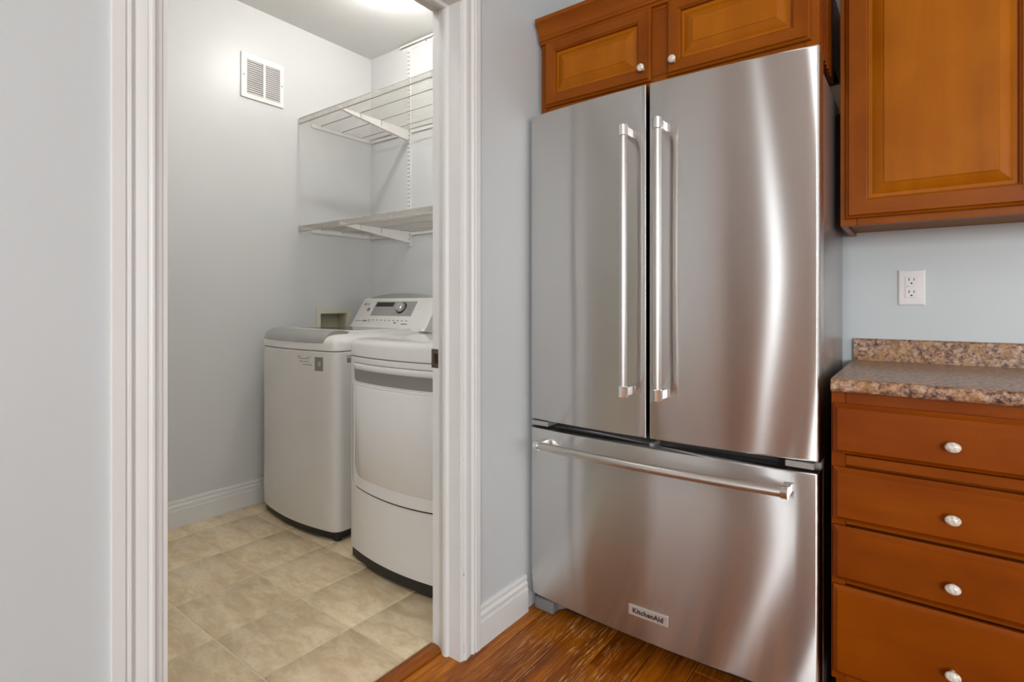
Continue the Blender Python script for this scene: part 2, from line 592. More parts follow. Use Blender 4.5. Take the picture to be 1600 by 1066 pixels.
struct(finish(bm, 'ceiling', 'ceiling_paint'), 'white textured kitchen ceiling')
bm = new()
box(bm, XV - 0.1, XL, LY0 - 0.1, YLB + 0.1, CEIL, CEIL + 0.08)
struct(finish(bm, 'ceiling', 'ceiling_paint'), 'white textured laundry ceiling')
def window_frame(name, label, axis, p, a0, a1, z0, z1, mull):
    b_ = new()
    w, d = 0.05, 0.06
    segs = [(a0, a0 + w, z0, z1), (a1 - w, a1, z0, z1), (a0 + w, a1 - w, z0, z0 + w), (a0 + w, a1 - w, z1 - w, z1)]
    for q in mull:
        segs.append((q - 0.02, q + 0.02, z0 + w, z1 - w))
    for (s0, s1, t0, t1) in segs:
        if axis == 'x':
            box(b_, p - d / 2, p + d / 2, s0, s1, t0, t1, 0.004, 1)
        else:
            box(b_, s0, s1, p - d / 2, p + d / 2, t0, t1, 0.004, 1)
    struct(finish(b_, name, 'trim_paint'), label)
window_frame('window_1', 'wide white window of the right kitchen wall', 'x', KX1 + 0.06, -1.5, 1.1, 0.9, 2.2, [-0.2])
window_frame('window_2', 'white double window of the rear kitchen wall', 'y', KY0 - 0.06, 1.45, 2.95, 0.95, 2.15, [2.2])

# --- baseboards
BBP = [(0, 0), (0.0145, 0), (0.0145, 0.082), (0.0120, 0.0835), (0.0105, 0.088), (0.0120, 0.094), (0.0122, 0.102), (0.0085, 0.106), (0.0065, 0.112), (0.0085, 0.118), (0.0085, 0.124), (0.0055, 0.130), (0.0, 0.131)]
bm = new()
prism(bm, [(XV + d, z) for d, z in BBP], 'y', LY0, YLB)
struct(finish(bm, 'baseboard_laundry', 'trim_paint'), 'white baseboard along the laundry wall')
bm = new()
prism(bm, [(XW + d, z) for d, z in BBP], 'y', 1.3145, 1.577)
struct(finish(bm, 'baseboard_left', 'trim_paint'), 'short white baseboard between door casing and refrigerator')
bm = new()
prism(bm, [(XW + d, z) for d, z in BBP], 'y', -1.649, 0.327)
struct(finish(bm, 'baseboard_left', 'trim_paint'), 'white baseboard left of the doorway')
# unseen white door, added further back for pale bands reflected in the steel
bm = new()
for q in ((-1.74, -1.65, 0, 2.12), (-2.66, -2.57, 0, 2.12), (-2.57, -1.74, 2.03, 2.12)):
    box(bm, XW, XW + 0.018, *q, 0.003, 1)
struct(finish(bm, 'trim_8', 'trim_paint'), 'white casing of the added door behind the camera')
bm = new()
box(bm, XW, XW + 0.006, -2.565, -1.745, 0.012, 2.025, 0.002, 1)
struct(finish(bm, 'door_3', 'trim_paint'), 'added white door behind the camera')

# --- door casings: profile by distance from outer edge
CP = [(0.0, 0.0), (0.0, 0.0135), (0.002, 0.0160), (0.0215, 0.0160), (0.0235, 0.0125), (0.0250, 0.0122), (0.0275, 0.0145), (0.0310, 0.0150), (0.0345, 0.0125),
      (0.0365, 0.0095), (0.0400, 0.0085), (0.0450, 0.0100), (0.0525, 0.0118), (0.0575, 0.0120), (0.0590, 0.0105), (0.0605, 0.0125), (0.0640, 0.0150), (0.0680, 0.0150), (0.0715, 0.0120), (0.0760, 0.0095), (0.0815, 0.0090), (0.0825, 0.0070), (0.0825, 0.0)]
ztop = OPZ + 0.0785
def casing_leg(outer, sgn, mat, name, label, x_wall=XW, xs=1):
    b_ = new()
    prof = [(x_wall + xs * t, outer + sgn * d) for d, t in CP]
    v0 = [b_.verts.new((x, y, 0.0)) for x, y in prof]
    v1 = [b_.verts.new((x, y, ztop + 0.004 - abs(y - outer))) for x, y in prof]
    n = len(prof)
    for q in range(n):
        b_.faces.new((v0[q], v0[(q + 1) % n], v1[(q + 1) % n], v1[q]))
    b_.faces.new(v0[::-1])
    b_.faces.new(v1)
    return struct(finish(b_, name, mat, smooth=25), label)
YO_L, YO_R = 0.3275, 1.3140
casing_leg(YO_L, 1, 'trim_paint', 'trim_1', 'white moulded door casing left of the doorway')
casing_leg(YO_R, -1, 'trim_paint_chipped_casing', 'trim_2', 'white moulded door casing beside the refrigerator, paint chipped')
b_ = new()
v0 = [b_.verts.new((XW + t, YO_L + d, ztop + 0.004 - d)) for d, t in CP]
v1 = [b_.verts.new((XW + t, YO_R - d, ztop + 0.004 - d)) for d, t in CP]
for q in range(len(CP)):
    b_.faces.new((v0[q], v0[(q + 1) % len(CP)], v1[(q + 1) % len(CP)], v1[q]))
struct(finish(b_, 'trim_3', 'trim_paint', smooth=25), 'white moulded head casing over the doorway')
# laundry side casings
bm = new()
box(bm, XL - 0.017, XL, OP1 + 0.003, OP1 + 0.07, 0, OPZ + 0.07, 0.002, 1)
box(bm, XL - 0.017, XL, OP0 - 0.07, OP0 - 0.003, 0, OPZ + 0.07, 0.002, 1)
box(bm, XL - 0.017, XL, OP0 - 0.003, OP1 + 0.003, OPZ + 0.003, OPZ + 0.07, 0.002, 1)
struct(finish(bm, 'trim_6', 'trim_paint'), 'white casing on the laundry side of the doorway')
# jamb with rounded stop
JP = [(XW + 0.006, 0.012), (XW + 0.006, -0.0155), (-1.1745, -0.0155), (-1.1760, -0.0195), (-1.1800, -0.0235), (-1.1860, -0.0250), (-1.1930, -0.0240), (-1.2040, -0.0180), (-1.2150, -0.0095), (-1.2280, -0.0050), (-1.2310, -0.001), (XL - 0.0165, 0.0), (XL - 0.0165, 0.012)]
bm = new()
prism(bm, [(x, OP1 + d) for x, d in JP], 'z', 0.0, OPZ + 0.012)
jamb = struct(finish(bm, 'door_1', 'trim_paint_chipped_jamb', smooth=30), 'white door jamb with rounded stop and bronze strike plate')
bm = new()
prism(bm, [(x, OP0 - d) for x, d in JP], 'z', 0.0, OPZ + 0.012)
struct(finish(bm, 'door_2', 'trim_paint', smooth=30), 'white hinge side door jamb')
bm = new()
prism(bm, [(x, OPZ + d) for x, d in JP], 'y', OP0 - 0.012, OP1 + 0.012)
struct(finish(bm, 'trim_4', 'trim_paint', smooth=30), 'white head jamb of the doorway')
# strike plate on the jamb
bm = new()
box(bm, -1.2655, -1.2335, OP1 - 0.0022, OP1 + 0.0005, 0.8935, 0.9545, 0.0008, 1)
sp_ = finish(bm, 'strike_plate', 'bronze', jamb, label='bronze strike plate')
bm = new()
box(bm, -1.2485, -1.2345, OP1 - 0.0026, OP1 - 0.0016, 0.9085, 0.9395, 0.0003, 1)
finish(bm, 'latch_hole', 'dark_void', sp_)
bm = new()
tube(bm, [(-1.2505, OP1 - 0.003, 0.908), (-1.2530, OP1 - 0.0055, 0.914), (-1.2530, OP1 - 0.0055, 0.934), (-1.2505, OP1 - 0.003, 0.940)], 0.0016, 6)
finish(bm, 'lip', 'bronze', sp_)

# ================================================================== REFRIGERATOR
FX0, FX1, FC, FH = -1.115, -0.207, -0.661, 0.454
FY = 1.585
def fy(x):
    return FY - 0.027 * (1 - ((x - FC) / FH) ** 2)
fridge = thing('refrigerator', 'stainless steel french door refrigerator with bottom freezer drawer under the short cabinet', 'refrigerator', (FC, 1.86, 0))
bm = new()
box(bm, FX0 + 0.004, FX1 - 0.001, 1.665, 2.10, 0.03, 1.722, 0.004, 2)
finish(bm, 'case', 'fridge_case', fridge, label='grey side and top of the refrigerator case')
bm = new()
box(bm, FX0 + 0.02, FX1 - 0.02, 1.647, 1.668, 0.075, 1.745, 0.002, 1)
finish(bm, 'gasket', 'gasket', fridge)
def curved_slab(x0, x1, z0, z1, yb, r0, r1, edge=0.006):
    """front follows the gentle bow of the refrigerator; vertical front edges rounded"""
    b_ = new()
    pts = [(x0, yb)]
    n = 5
    for i in range(n + 1):
        a = R(90 * i / n)
        xx = x0 + r0 * (1 - math.cos(a))
        pts.append((xx, fy(xx) + r0 * (1 - math.sin(a))))
    m_ = 18
    for i in range(1, m_):
        xx = x0 + r0 + (x1 - r1 - x0 - r0) * i / m_
        pts.append((xx, fy(xx)))
    for i in range(n + 1):
        a = R(90 - 90 * i / n)
        xx = x1 - r1 * (1 - math.cos(a))
        pts.append((xx, fy(xx) + r1 * (1 - math.sin(a))))
    pts.append((x1, yb))
    cols = []
    for s, z in ((edge, z0), (edge * 0.3, z0 + edge * 0.3), (0, z0 + edge), (0, z1 - edge), (edge * 0.3, z1 - edge * 0.3), (edge, z1)):
        ring = []
        for (x, y) in pts:
            ring.append(b_.verts.new((x, min(y + s, yb), z)))
        cols.append(ring)
    nn = len(pts)
    for a, c in zip(cols, cols[1:]):
        for q in range(nn):
            b_.faces.new((a[q], a[(q + 1) % nn], c[(q + 1) % nn], c[q]))
    b_.faces.new(cols[0][::-1])
    b_.faces.new(cols[-1])
    return b_
def handle_upright(door, xh):
    zt, zb = 1.637, 0.820
    yc = 1.493
    b_ = new()
    tube(b_, [(xh, yc, zb + 0.02), (xh, yc, zt - 0.02)], 0.0118, 20)
    h = finish(b_, 'handle', 'handle_steel', door, label='tubular steel door handle')
    for zc, s in ((zt, -1), (zb, 1)):
        b_ = new()
        z_out, z_in = zc, zc + s * 0.034
        lo, hi = min(z_out, z_in), max(z_out, z_in)
        # polished end cap with shallow facets
        prof = [(xh + 0.0148 * math.cos(R(a)), yc + 0.0148 * math.sin(R(a))) for a in range(0, 360, 24)]
        stack(b_, prof, [(lo, 0.0012), (lo + 0.0015, 0.0), (hi - 0.0015, 0.0), (hi, 0.0012)])
        finish(b_, 'handle_cap', 'polished_steel', door, smooth=20)
        b_ = new()
        ys = fy(xh)
        za, zb_ = zc + s * 0.004, zc + s * 0.028
        lo, hi = min(za, zb_), max(za, zb_)
        w = 0.0085
        prof = [(xh - w, yc + 0.008), (xh + w, yc + 0.008), (xh + w, ys - 0.016), (xh + w + 0.0015, ys - 0.006), (xh + w + 0.005, ys + 0.002), (xh - w - 0.005, ys + 0.002), (xh - w - 0.0015, ys - 0.006), (xh - w, ys - 0.016)]
        prism(b_, prof, 'z', lo, hi)
        finish(b_, 'handle_post', 'polished_steel', door, smooth=30)
dl = finish(curved_slab(FX0, -0.6675, 0.6900, 1.7700, 1.648, 0.006, 0.004), 'door', 'brushed_steel', fridge, label='left stainless door')
dr = finish(curved_slab(-0.6565, FX1, 0.6900, 1.7700, 1.648, 0.004, 0.008), 'door', 'brushed_steel', fridge, label='right stainless door')
handle_upright(dl, -0.7125)
handle_upright(dr, -0.6055)
dw = finish(curved_slab(FX0 + 0.001, FX1 - 0.002, 0.0690, 0.6620, 1.648, 0.006, 0.008), 'drawer', 'brushed_steel', fridge, label='stainless freezer drawer')
# freezer drawer handle, bowed like the drawer
XA, XB, ZH = -1.030, -0.282, 0.621
def hy_(x):
    return fy(x) - 0.066
bm = new()
tube(bm, [(XA + (XB - XA) * i / 24, hy_(XA + (XB - XA) * i / 24), ZH) for i in range(25)], 0.0130, 18)
finish(bm, 'handle', 'handle_steel', dw, label='bowed horizontal steel drawer handle')
for xe, s in ((XA, -1), (XB, 1)):
    bm = new()
    yv = hy_(xe)
    a, c = (xe - 0.003, xe + s * 0.032)
    prof = [(yv + 0.0158 * math.cos(R(t)), ZH + 0.0158 * math.sin(R(t))) for t in range(0, 360, 20)]
    xs_ = sorted([xe - s * 0.002, xe + s * 0.0145])
    prism(bm, prof, 'x', xs_[0], xs_[1])
    finish(bm, 'handle_cap', 'polished_steel', dw, smooth=20)
    bm = new()
    xm = xe + s * 0.006
    ys = fy(xm)
    prism(bm, [(xm - 0.011, yv + 0.008), (xm + 0.0085, yv + 0.008), (xm + 0.0085, ys - 0.014), (xm + 0.013, ys + 0.003), (xm - 0.014, ys + 0.003), (xm - 0.011, ys - 0.014)], 'z', ZH - 0.0095, ZH + 0.0095)
    finish(bm, 'handle_post', 'polished_steel', dw, smooth=30)
# badge with the maker's name
bm = new()
yb_ = fy(FC) - 0.0028
box(bm, FC - 0.0625, FC + 0.0625, yb_, yb_ + 0.004, 0.1400, 0.1710, 0.0010, 1)
finish(bm, 'badge', 'badge_face', dw, label='pale metal name badge')
bm = text_bm('KitchenAid', 0.0205, facing_front(FC, yb_ - 0.0003, 0.1552), 0.0003, 0.98, 0.0007)
finish(bm, 'lettering', 'print_black', dw, weld=False)
# hinge caps between doors and drawer
for x0, x1 in ((FX0 + 0.010, FX0 + 0.078), (FX1 - 0.080, FX1 - 0.012)):
    bm = new()
    box(bm, x0, x1, FY - 0.008, FY + 0.055, 0.6715, 0.6875, 0.0015, 1)
    finish(bm, 'hinge_cap', 'silver_plastic', fridge)
bm = new()
box(bm, FX1 - 0.014, FX1 + 0.003, FY + 0.006, FY + 0.070, 0.672, 0.690, 0.004, 2)
finish(bm, 'hinge_arm', 'grey_plastic', fridge)
bm = new()
box(bm, FC - 0.006, FC + 0.006, FY - 0.002, FY + 0.055, 0.6625, 0.6720, 0.001, 1)
finish(bm, 'mullion_guide', 'silver_plastic', fridge)
# top hinge covers
for xa in (FX0 + 0.012, FX1 - 0.085):
    bm = new()
    box(bm, xa, xa + 0.072, 1.652, 1.780, 1.722, 1.752, 0.008, 3)
    finish(bm, 'hinge_cover', 'white_plastic', fridge)
# feet and kick grille
for s, x0 in ((1, FX0 - 0.004), (-1, FX1 + 0.002)):
    bm = new()
    xa, xb = sorted((x0 + s * 0.004, x0 + s * 0.085))
    box(bm, xa, xb, 1.606, 1.68, 0.0015, 0.046, 0.007, 3)
    finish(bm, 'foot', 'grey_plastic', fridge, label='grey plastic foot cover')
    bm = new()
    xa = x0 + s * 0.084
    prof = [(xa, 0.006), (xa + s * 0.03, 0.022), (xa + s * 0.07, 0.036), (xa + s * 0.13, 0.044), (xa + s * 0.13, 0.056), (xa, 0.056)]
    prism(bm, prof, 'y', 1.640, 1.660)
    finish(bm, 'kick_plate', 'grey_plastic', fridge)
bm = new()
box(bm, FX0 + 0.09, FX1 - 0.09, 1.66, 1.70, 0.004, 0.05)
finish(bm, 'kick_grille', 'black_plastic', fridge)

# ================================================================== CABINETS
def ring_pts(w, h, o):
    return (o, w - o, o, h - o)
def framed_door(root, x0, z0, w, h, yfront, name='door', knob=None, stile=0.050, mats=('maple_upright', 'maple_level', 'maple_panel'), thick=0.019, label=None):
    """raised panel door, front at yfront, built of stiles, rails and panel"""
    back = yfront + thick
    # panel
    po = stile + 0.004
    offs = [(po - 0.006, 0.0135), (po + 0.005, 0.0135), (po + 0.007, 0.0120), (po + 0.031, 0.0030), (po + 0.0335, 0.0006)]
    b_ = new()
    rings = []
    for o, d in offs:
        a, c, e, g = ring_pts(w, h, o)
        rings.append([b_.verts.new((x0 + X, yfront + d, z0 + Z)) for X, Z in ((a, e), (c, e), (c, g), (a, g))])
    for r0, r1 in zip(rings, rings[1:]):
        for q in range(4):
            b_.faces.new((r0[q], r0[(q + 1) % 4], r1[(q + 1) % 4], r1[q]))
    b_.faces.new(rings[-1])
    # back of panel
    a, c, e, g = ring_pts(w, h, po - 0.006)
    bv = [b_.verts.new((x0 + X, back - 0.002, z0 + Z)) for X, Z in ((a, e), (c, e), (c, g), (a, g))]
    for q in range(4):
        b_.faces.new((rings[0][q], rings[0][(q + 1) % 4], bv[(q + 1) % 4], bv[q]))
    b_.faces.new(bv[::-1])
    door = finish(b_, name, mats[2], root, smooth=20, label=label)
    # frame cross-section by offset: outer edge round-over, flat, inner bead
    seg = [(0.0, thick), (0.0, 0.0115), (0.0020, 0.0085), (0.0065, 0.0060), (0.0085, 0.0018), (0.0095, 0.0), (stile - 0.007, 0.0), (stile - 0.0060, 0.0026), (stile - 0.0020, 0.0048), (stile, 0.0135), (stile, thick)]
    flat = 5
    def strip(b_, side):
        # side 0 left, 1 right, 2 bottom, 3 top
        n = len(seg)
        L0, L1 = [], []
        for i, (o, d) in enumerate(seg):
            vertical = side < 2
            if i <= flat:
                lim = o
            else:
                lim = seg[flat][0] if vertical else o
            if i > flat and i > flat + 0 and not vertical:
                lim = max(o, 0)
            if vertical and i >= flat + 1 and i < n:
                # flat part runs full height, inner bead is mitred
                lim = seg[flat][0] if i == flat + 1 else o
            if not vertical and i == flat:
                lim = stile - 0.007
            if vertical:
                X = o if side == 0 else w - o
                L0.append(b_.verts.new((x0 + X, yfront + d, z0 + lim)))
                L1.append(b_.verts.new((x0 + X, yfront + d, z0 + h - lim)))
            else:
                Z = o if side == 2 else h - o
                L0.append(b_.verts.new((x0 + lim, yfront + d, z0 + Z)))
                L1.append(b_.verts.new((x0 + w - lim, yfront + d, z0 + Z)))
        for i in range(n - 1):
            b_.faces.new((L0[i], L0[i + 1], L1[i + 1], L1[i]))
        if not vertical:
            # little triangles joining mitred bead to the butt joint
            pass
        b_.faces.new((L0[n - 1], L0[0], L1[0], L1[n - 1]))
    for side in range(4):
        b_ = new()
        strip(b_, side)
        if side >= 2:
            # outer moulding of the rail reaches the corner: add the mitred outer strip end pieces
            for i in (flat,):
                o1, d1 = seg[flat]
                Z = o1 if side == 2 else h - o1
                for mir in (0, 1):
                    f = (lambda q: x0 + q) if mir == 0 else (lambda q: x0 + w - q)
                    Zp = seg[flat - 1][0] if side == 2 else h - seg[flat - 1][0]
                    b_.faces.new((b_.verts.new((f(seg[flat - 1][0]), yfront + seg[flat - 1][1], z0 + Zp)), b_.verts.new((f(stile - 0.007), yfront + d1, z0 + Z)), b_.verts.new((f(o1), yfront + d1, z0 + Z))))
        finish(b_, 'stile' if side < 2 else 'rail', mats[0] if side < 2 else mats[1], door, smooth=25)
    if knob:
        add_knob(door, knob[0], yfront, knob[1], 0.0125, 0.0125)
    return door
def add_knob(parent, x, yfront, z, rx, rz):
    b_ = new()
    n = 20
    prof = [(0.0, 0.46), (0.004, 0.42), (0.011, 0.40), (0.0135, 0.70), (0.0165, 0.94), (0.0195, 1.0), (0.0225, 0.93), (0.0250, 0.74), (0.0268, 0.42), (0.0275, 0.0)]
    rings = []
    for d, s in prof:
        if s == 0.0:
            rings.append([b_.verts.new((x, yfront - d, z))])
        else:
            e = min(1.0, max(0.0, (d - 0.011) / 0.006))
            rr = (0.0125 + (rx - 0.0125) * e, 0.0125 + (rz - 0.0125) * e)
            rings.append([b_.verts.new((x + rr[0] * s * math.cos(2 * math.pi * q / n), yfront - d, z + rr[1] * s * math.sin(2 * math.pi * q / n))) for q in range(n)])
    for a, c in zip(rings, rings[1:]):
        for q in range(n):
            if len(c) == 1:
                b_.faces.new((a[q], a[(q + 1) % n], c[0]))
            else:
                b_.faces.new((a[q], a[(q + 1) % n], c[(q + 1) % n], c[q]))
    return finish(b_, 'knob', 'pearl_knob', parent, smooth=50, label='striped mother of pearl knob')

# --- cabinet over the refrigerator
YC = 1.663
CX0, CX1 = -1.1195, -0.219
over = thing('wall_cabinet', 'short stained maple cabinet with two raised panel doors above the refrigerator', 'cabinet', (-0.669, 1.9, 1.795))
bm = new()
box(bm, CX0 + 0.001, CX1 - 0.0195, YC + 0.019, 1.975, 1.797, 2.090)
box(bm, CX0 + 0.001, CX1 - 0.003, 1.9752, YK - 0.002, 1.856, 2.090)
finish(bm, 'body', 'drawer_maple_upright', over)
bm = new()
bm.free()
for q in ((CX0, -1.085, 1.795, 2.090), (CX1 - 0.034, CX1, 1.795, 2.090), (-0.708, -0.622, 1.832, 2.040)):
    finish(box(new(), q[0], q[1], YC, YC + 0.019, q[2], q[3], 0.0012, 1), 'face_stile', 'maple_upright', over)
for a, c in ((1.795, 1.8315), (2.0405, 2.090)):
    finish(box(new(), -1.0845, CX1 - 0.0345, YC + 0.0002, YC + 0.019, a, c, 0.0012, 1), 'face_rail', 'maple_level', over)
framed_door(over, -1.0976, 1.8165, 0.4061, 0.2400, YC - 0.0185, knob=(-0.7150, 1.8560), stile=0.047)
framed_door(over, -0.6395, 1.8165, 0.4015, 0.2400, YC - 0.0185, knob=(-0.6130, 1.8560), stile=0.047)
# crown moulding
CR = [(0.0, 2.052), (-0.008, 2.054), (-0.010, 2.060), (-0.0165, 2.064), (-0.0170, 2.070), (-0.0205, 2.075), (-0.0200, 2.082), (-0.0235, 2.094), (-0.031, 2.108), (-0.040, 2.117), (-0.0445, 2.120), (-0.0445, 2.134), (0.02, 2.134), (0.02, 2.052)]
bm = new()
prism(bm, [(YC + d, z) for d, z in CR], 'x', CX0 - 0.0005, CX1)
finish(bm, 'crown_moulding', 'maple_level', over, smooth=25)
# fluted end panel
bm = new()
prof = []
ya = YC + 0.019
nfl = 8
pitch = 0.033
prof.append((CX1 - 0.019, ya))
prof.append((CX1, ya))
for i in range(nfl):
    y0 = ya + 0.006 + i * pitch
    prof += [(CX1, y0), (CX1 - 0.004, y0 + 0.004), (CX1 - 0.004, y0 + 0.009), (CX1, y0 + 0.013)]
prof += [(CX1, 1.975), (CX1 - 0.019, 1.975)]
prism(bm, prof, 'z', 1.795, 2.090)
finish(bm, 'end_panel', 'drawer_maple_upright', over, label='fluted end panel')
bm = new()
box(bm, -0.240, -0.193, 1.984, 1.999, 1.70, 1.793, 0.001, 1)  # added piece, stands in for the cream bit of wall behind
struct(finish(bm, 'wall_patch', 'cream_wall_patch'), 'added cream strip standing in for the wall between the two cabinets')

# --- wall cabinet over the counter
YU = 1.850
UX0, UX1 = -0.189, 0.700
upper = thing('wall_cabinet', 'tall stained maple wall cabinet above the electrical outlet', 'cabinet', (0.255, 2.0, 1.327))
for a in (UX0, UX1 - 0.016):
    finish(box(new(), a, a + 0.016, YU + 0.019, YK - 0.001, 1.327, 2.26), 'side_panel', 'maple_upright', upper)
bm = new()
box(bm, UX0 + 0.016, UX1 - 0.016, YU + 0.019, YK - 0.001, 1.338, 1.352)
finish(bm, 'bottom_panel', 'raw_ply', upper, label='pale unstained underside')
bm = new()
box(bm, UX0 + 0.016, UX1 - 0.016, YU + 0.03, YK - 0.001, 1.353, 2.26)
finish(bm, 'body', 'maple_upright', upper)
for q in ((UX0, UX0 + 0.040), (0.235, 0.285), (UX1 - 0.040, UX1)):
    finish(box(new(), q[0], q[1], YU, YU + 0.019, 1.327 if q[0] != 0.235 else 1.3675, 2.26 if q[0] != 0.235 else 2.22, 0.001, 1), 'face_stile', 'maple_upright', upper)
for a, c in ((1.327, 1.367), (2.2205, 2.26)):
    finish(box(new(), UX0 + 0.0405, UX1 - 0.0405, YU + 0.0002, YU + 0.019, a, c, 0.001, 1), 'face_rail', 'maple_level', upper)
framed_door(upper, -0.1753, 1.3465, 0.4250, 0.8900, YU - 0.0195, knob=(0.2230, 1.395), stile=0.056)
framed_door(upper, 0.2697, 1.3465, 0.4150, 0.8900, YU - 0.0195, knob=(0.2970, 1.395), stile=0.056)

# --- base cabinet with four drawers
YB = 1.575
BX0, BX1 = -0.1805, 0.305
def base_cabinet():
    root = thing('base_cabinet', 'stained maple base cabinet with four drawers beside the refrigerator', 'cabinet', (0.062, 1.86, 0))
    b_ = new()
    box(b_, BX0, BX1, YB + 0.019, YK - 0.004, 0.160, 0.880)
    finish(b_, 'body', 'drawer_maple_upright', root)
    b_ = new()
    box(b_, BX0 + 0.002, BX1 - 0.002, YB + 0.075, YK - 0.01, 0.001, 0.1595)
    finish(b_, 'toe_kick', 'drawer_maple', root, label='recessed toe kick')
    for q in ((BX0, BX0 + 0.030), (BX1 - 0.030, BX1)):
        finish(box(new(), q[0], q[1], YB, YB + 0.019, 0.160, 0.880, 0.0012, 1), 'face_stile', 'drawer_maple_upright', root)
    zr = [(0.845, 0.880), (0.700, 0.724), (0.553, 0.561), (0.404, 0.412), (0.160, 0.186)]
    for a, c in zr:
        b_ = new()
        box(b_, BX0 + 0.0305, BX1 - 0.0305, YB + 0.0002, YB + 0.019, a, c, 0.001, 1)
        finish(b_, 'face_rail', 'drawer_maple', root)
    dz = [(0.7290, 0.8530, 0.7833), (0.5640, 0.6945, 0.6220), (0.4160, 0.5490, 0.4705), (0.1800, 0.4005, 0.2775)]
    for z0, z1, kz in dz:
        b_ = new()
        yf = YB - 0.020
        X0, X1 = BX0 + 0.0050, BX1 - 0.0050
        offs = [(0.0, YB - 0.0005), (0.0, yf + 0.0105), (0.003, yf + 0.0085), (0.0095, yf + 0.0015), (0.0105, yf)]
        rings = []
        for o, y in offs:
            rings.append([b_.verts.new(p) for p in ((X0 + o, y, z0 + o), (X1 - o, y, z0 + o), (X1 - o, y, z1 - o), (X0 + o, y, z1 - o))])
        for r0, r1 in zip(rings, rings[1:]):
            for q in range(4):
                b_.faces.new((r0[q], r0[(q + 1) % 4], r1[(q + 1) % 4], r1[q]))
        b_.faces.new(rings[0][::-1])
        b_.faces.new(rings[-1])
        d = finish(b_, 'drawer', 'drawer_maple', root, smooth=15)
        add_knob(d, (X0 + X1) / 2 - 0.006, yf, kz, 0.0150, 0.0118)
    return root
base = base_cabinet()

# --- countertop with backsplash
ct = thing('countertop', 'brown speckled granite look laminate countertop with low backsplash on the base cabinet', 'countertop', (0.21, 1.84, 0.8815))
bm = new()
y0, y1, zb, zt = 1.5500, 2.131, 0.8812, 0.9140
prof = [(y1, zb), (y0 + 0.012, zb)] + [(a, c) for a, c in arc(y0 + 0.012, zb + 0.012, 0.012, -90, -180, 4)][1:] + [(y0, zt - 0.013)] + [(a, c) for a, c in arc(y0 + 0.013, zt - 0.013, 0.013, 180, 90, 5)][1:] + [(y1, zt)]
prism(bm, prof, 'x', -0.1795, 0.70)
finish(bm, 'worktop', 'granite_laminate', ct)
bm = new()
prism(bm, [(2.131, zb), (2.131, 0.9795), (2.135, 0.9850), (YK - 0.0005, 0.9850), (YK - 0.0005, zb)], 'x', -0.1795, 0.70)
finish(bm, 'backsplash', 'granite_laminate', ct)

# --- electrical outlet
out = thing('wall_outlet', 'white electrical outlet with test buttons on the blue grey wall', 'outlet', (-0.0242, YK, 1.1524))
ox, oz = -0.0242, 1.1524
bm = new()
w, h = 0.0355, 0.0570
rings = []
for o, d in ((0.0, 0.0005), (0.0, 0.0030), (0.0045, 0.0062), (0.0060, 0.0064)):
    rings.append([bm.verts.new((ox + sx * (w - o), YK - d, oz + sz * (h - o))) for sx, sz in ((-1, -1), (1, -1), (1, 1), (-1, 1))])
for a, c in zip(rings, rings[1:]):
    for q in range(4):
        bm.faces.new((a[q], a[(q + 1) % 4], c[(q + 1) % 4], c[q]))
bm.faces.new(rings[-1])
bm.faces.new(rings[0][::-1])
finish(bm, 'cover_plate', 'outlet_white', out, smooth=20)
bm = new()
box(bm, ox - 0.0165, ox + 0.0165, YK - 0.0082, YK - 0.0060, oz - 0.0330, oz + 0.0330, 0.0010, 1)
rec = finish(bm, 'receptacle', 'outlet_white', out)
for zc in (0.0200, -0.0190):
    for dx, hh in ((-0.0064, 0.0042), (0.0064, 0.0034)):
        bm = new()
        box(bm, ox + dx - 0.0011, ox + dx + 0.0011, YK - 0.0086, YK - 0.0080, oz + zc + 0.0055 - hh, oz + zc + 0.0055 + hh)
        finish(bm, 'slot', 'dark_void', rec)
    bm = new()
    prism(bm, [(ox + 0.0028 * math.cos(R(a)), oz + zc - 0.0065 + 0.0026 * math.sin(R(a))) for a in range(0, 360, 40)], 'y', YK - 0.0086, YK - 0.0080)
    finish(bm, 'ground_hole', 'dark_void', rec)
bm = new()
box(bm, ox - 0.006, ox + 0.009, YK - 0.0092, YK - 0.0080, oz + 0.0005, oz + 0.0060, 0.0005, 1)
finish(bm, 'button', 'outlet_white', rec)
bm = new()
box(bm, ox - 0.006, ox + 0.009, YK - 0.0092, YK - 0.0080, oz - 0.0060, oz - 0.0005, 0.0005, 1)
finish(bm, 'button', 'outlet_white', rec)
bm = new()
box(bm, ox - 0.0122, ox - 0.0098, YK - 0.0086, YK - 0.0080, oz + 0.0015, oz + 0.0055)
finish(bm, 'indicator', 'print_grey', rec)
for sz in (-1, 1):
    bm = new()
    prism(bm, [(ox + 0.0026 * math.cos(R(a)), oz + sz * 0.0480 + 0.0026 * math.sin(R(a))) for a in range(0, 360, 30)], 'y', YK - 0.0072, YK - 0.0062)
    finish(bm, 'screw', 'outlet_white', out)

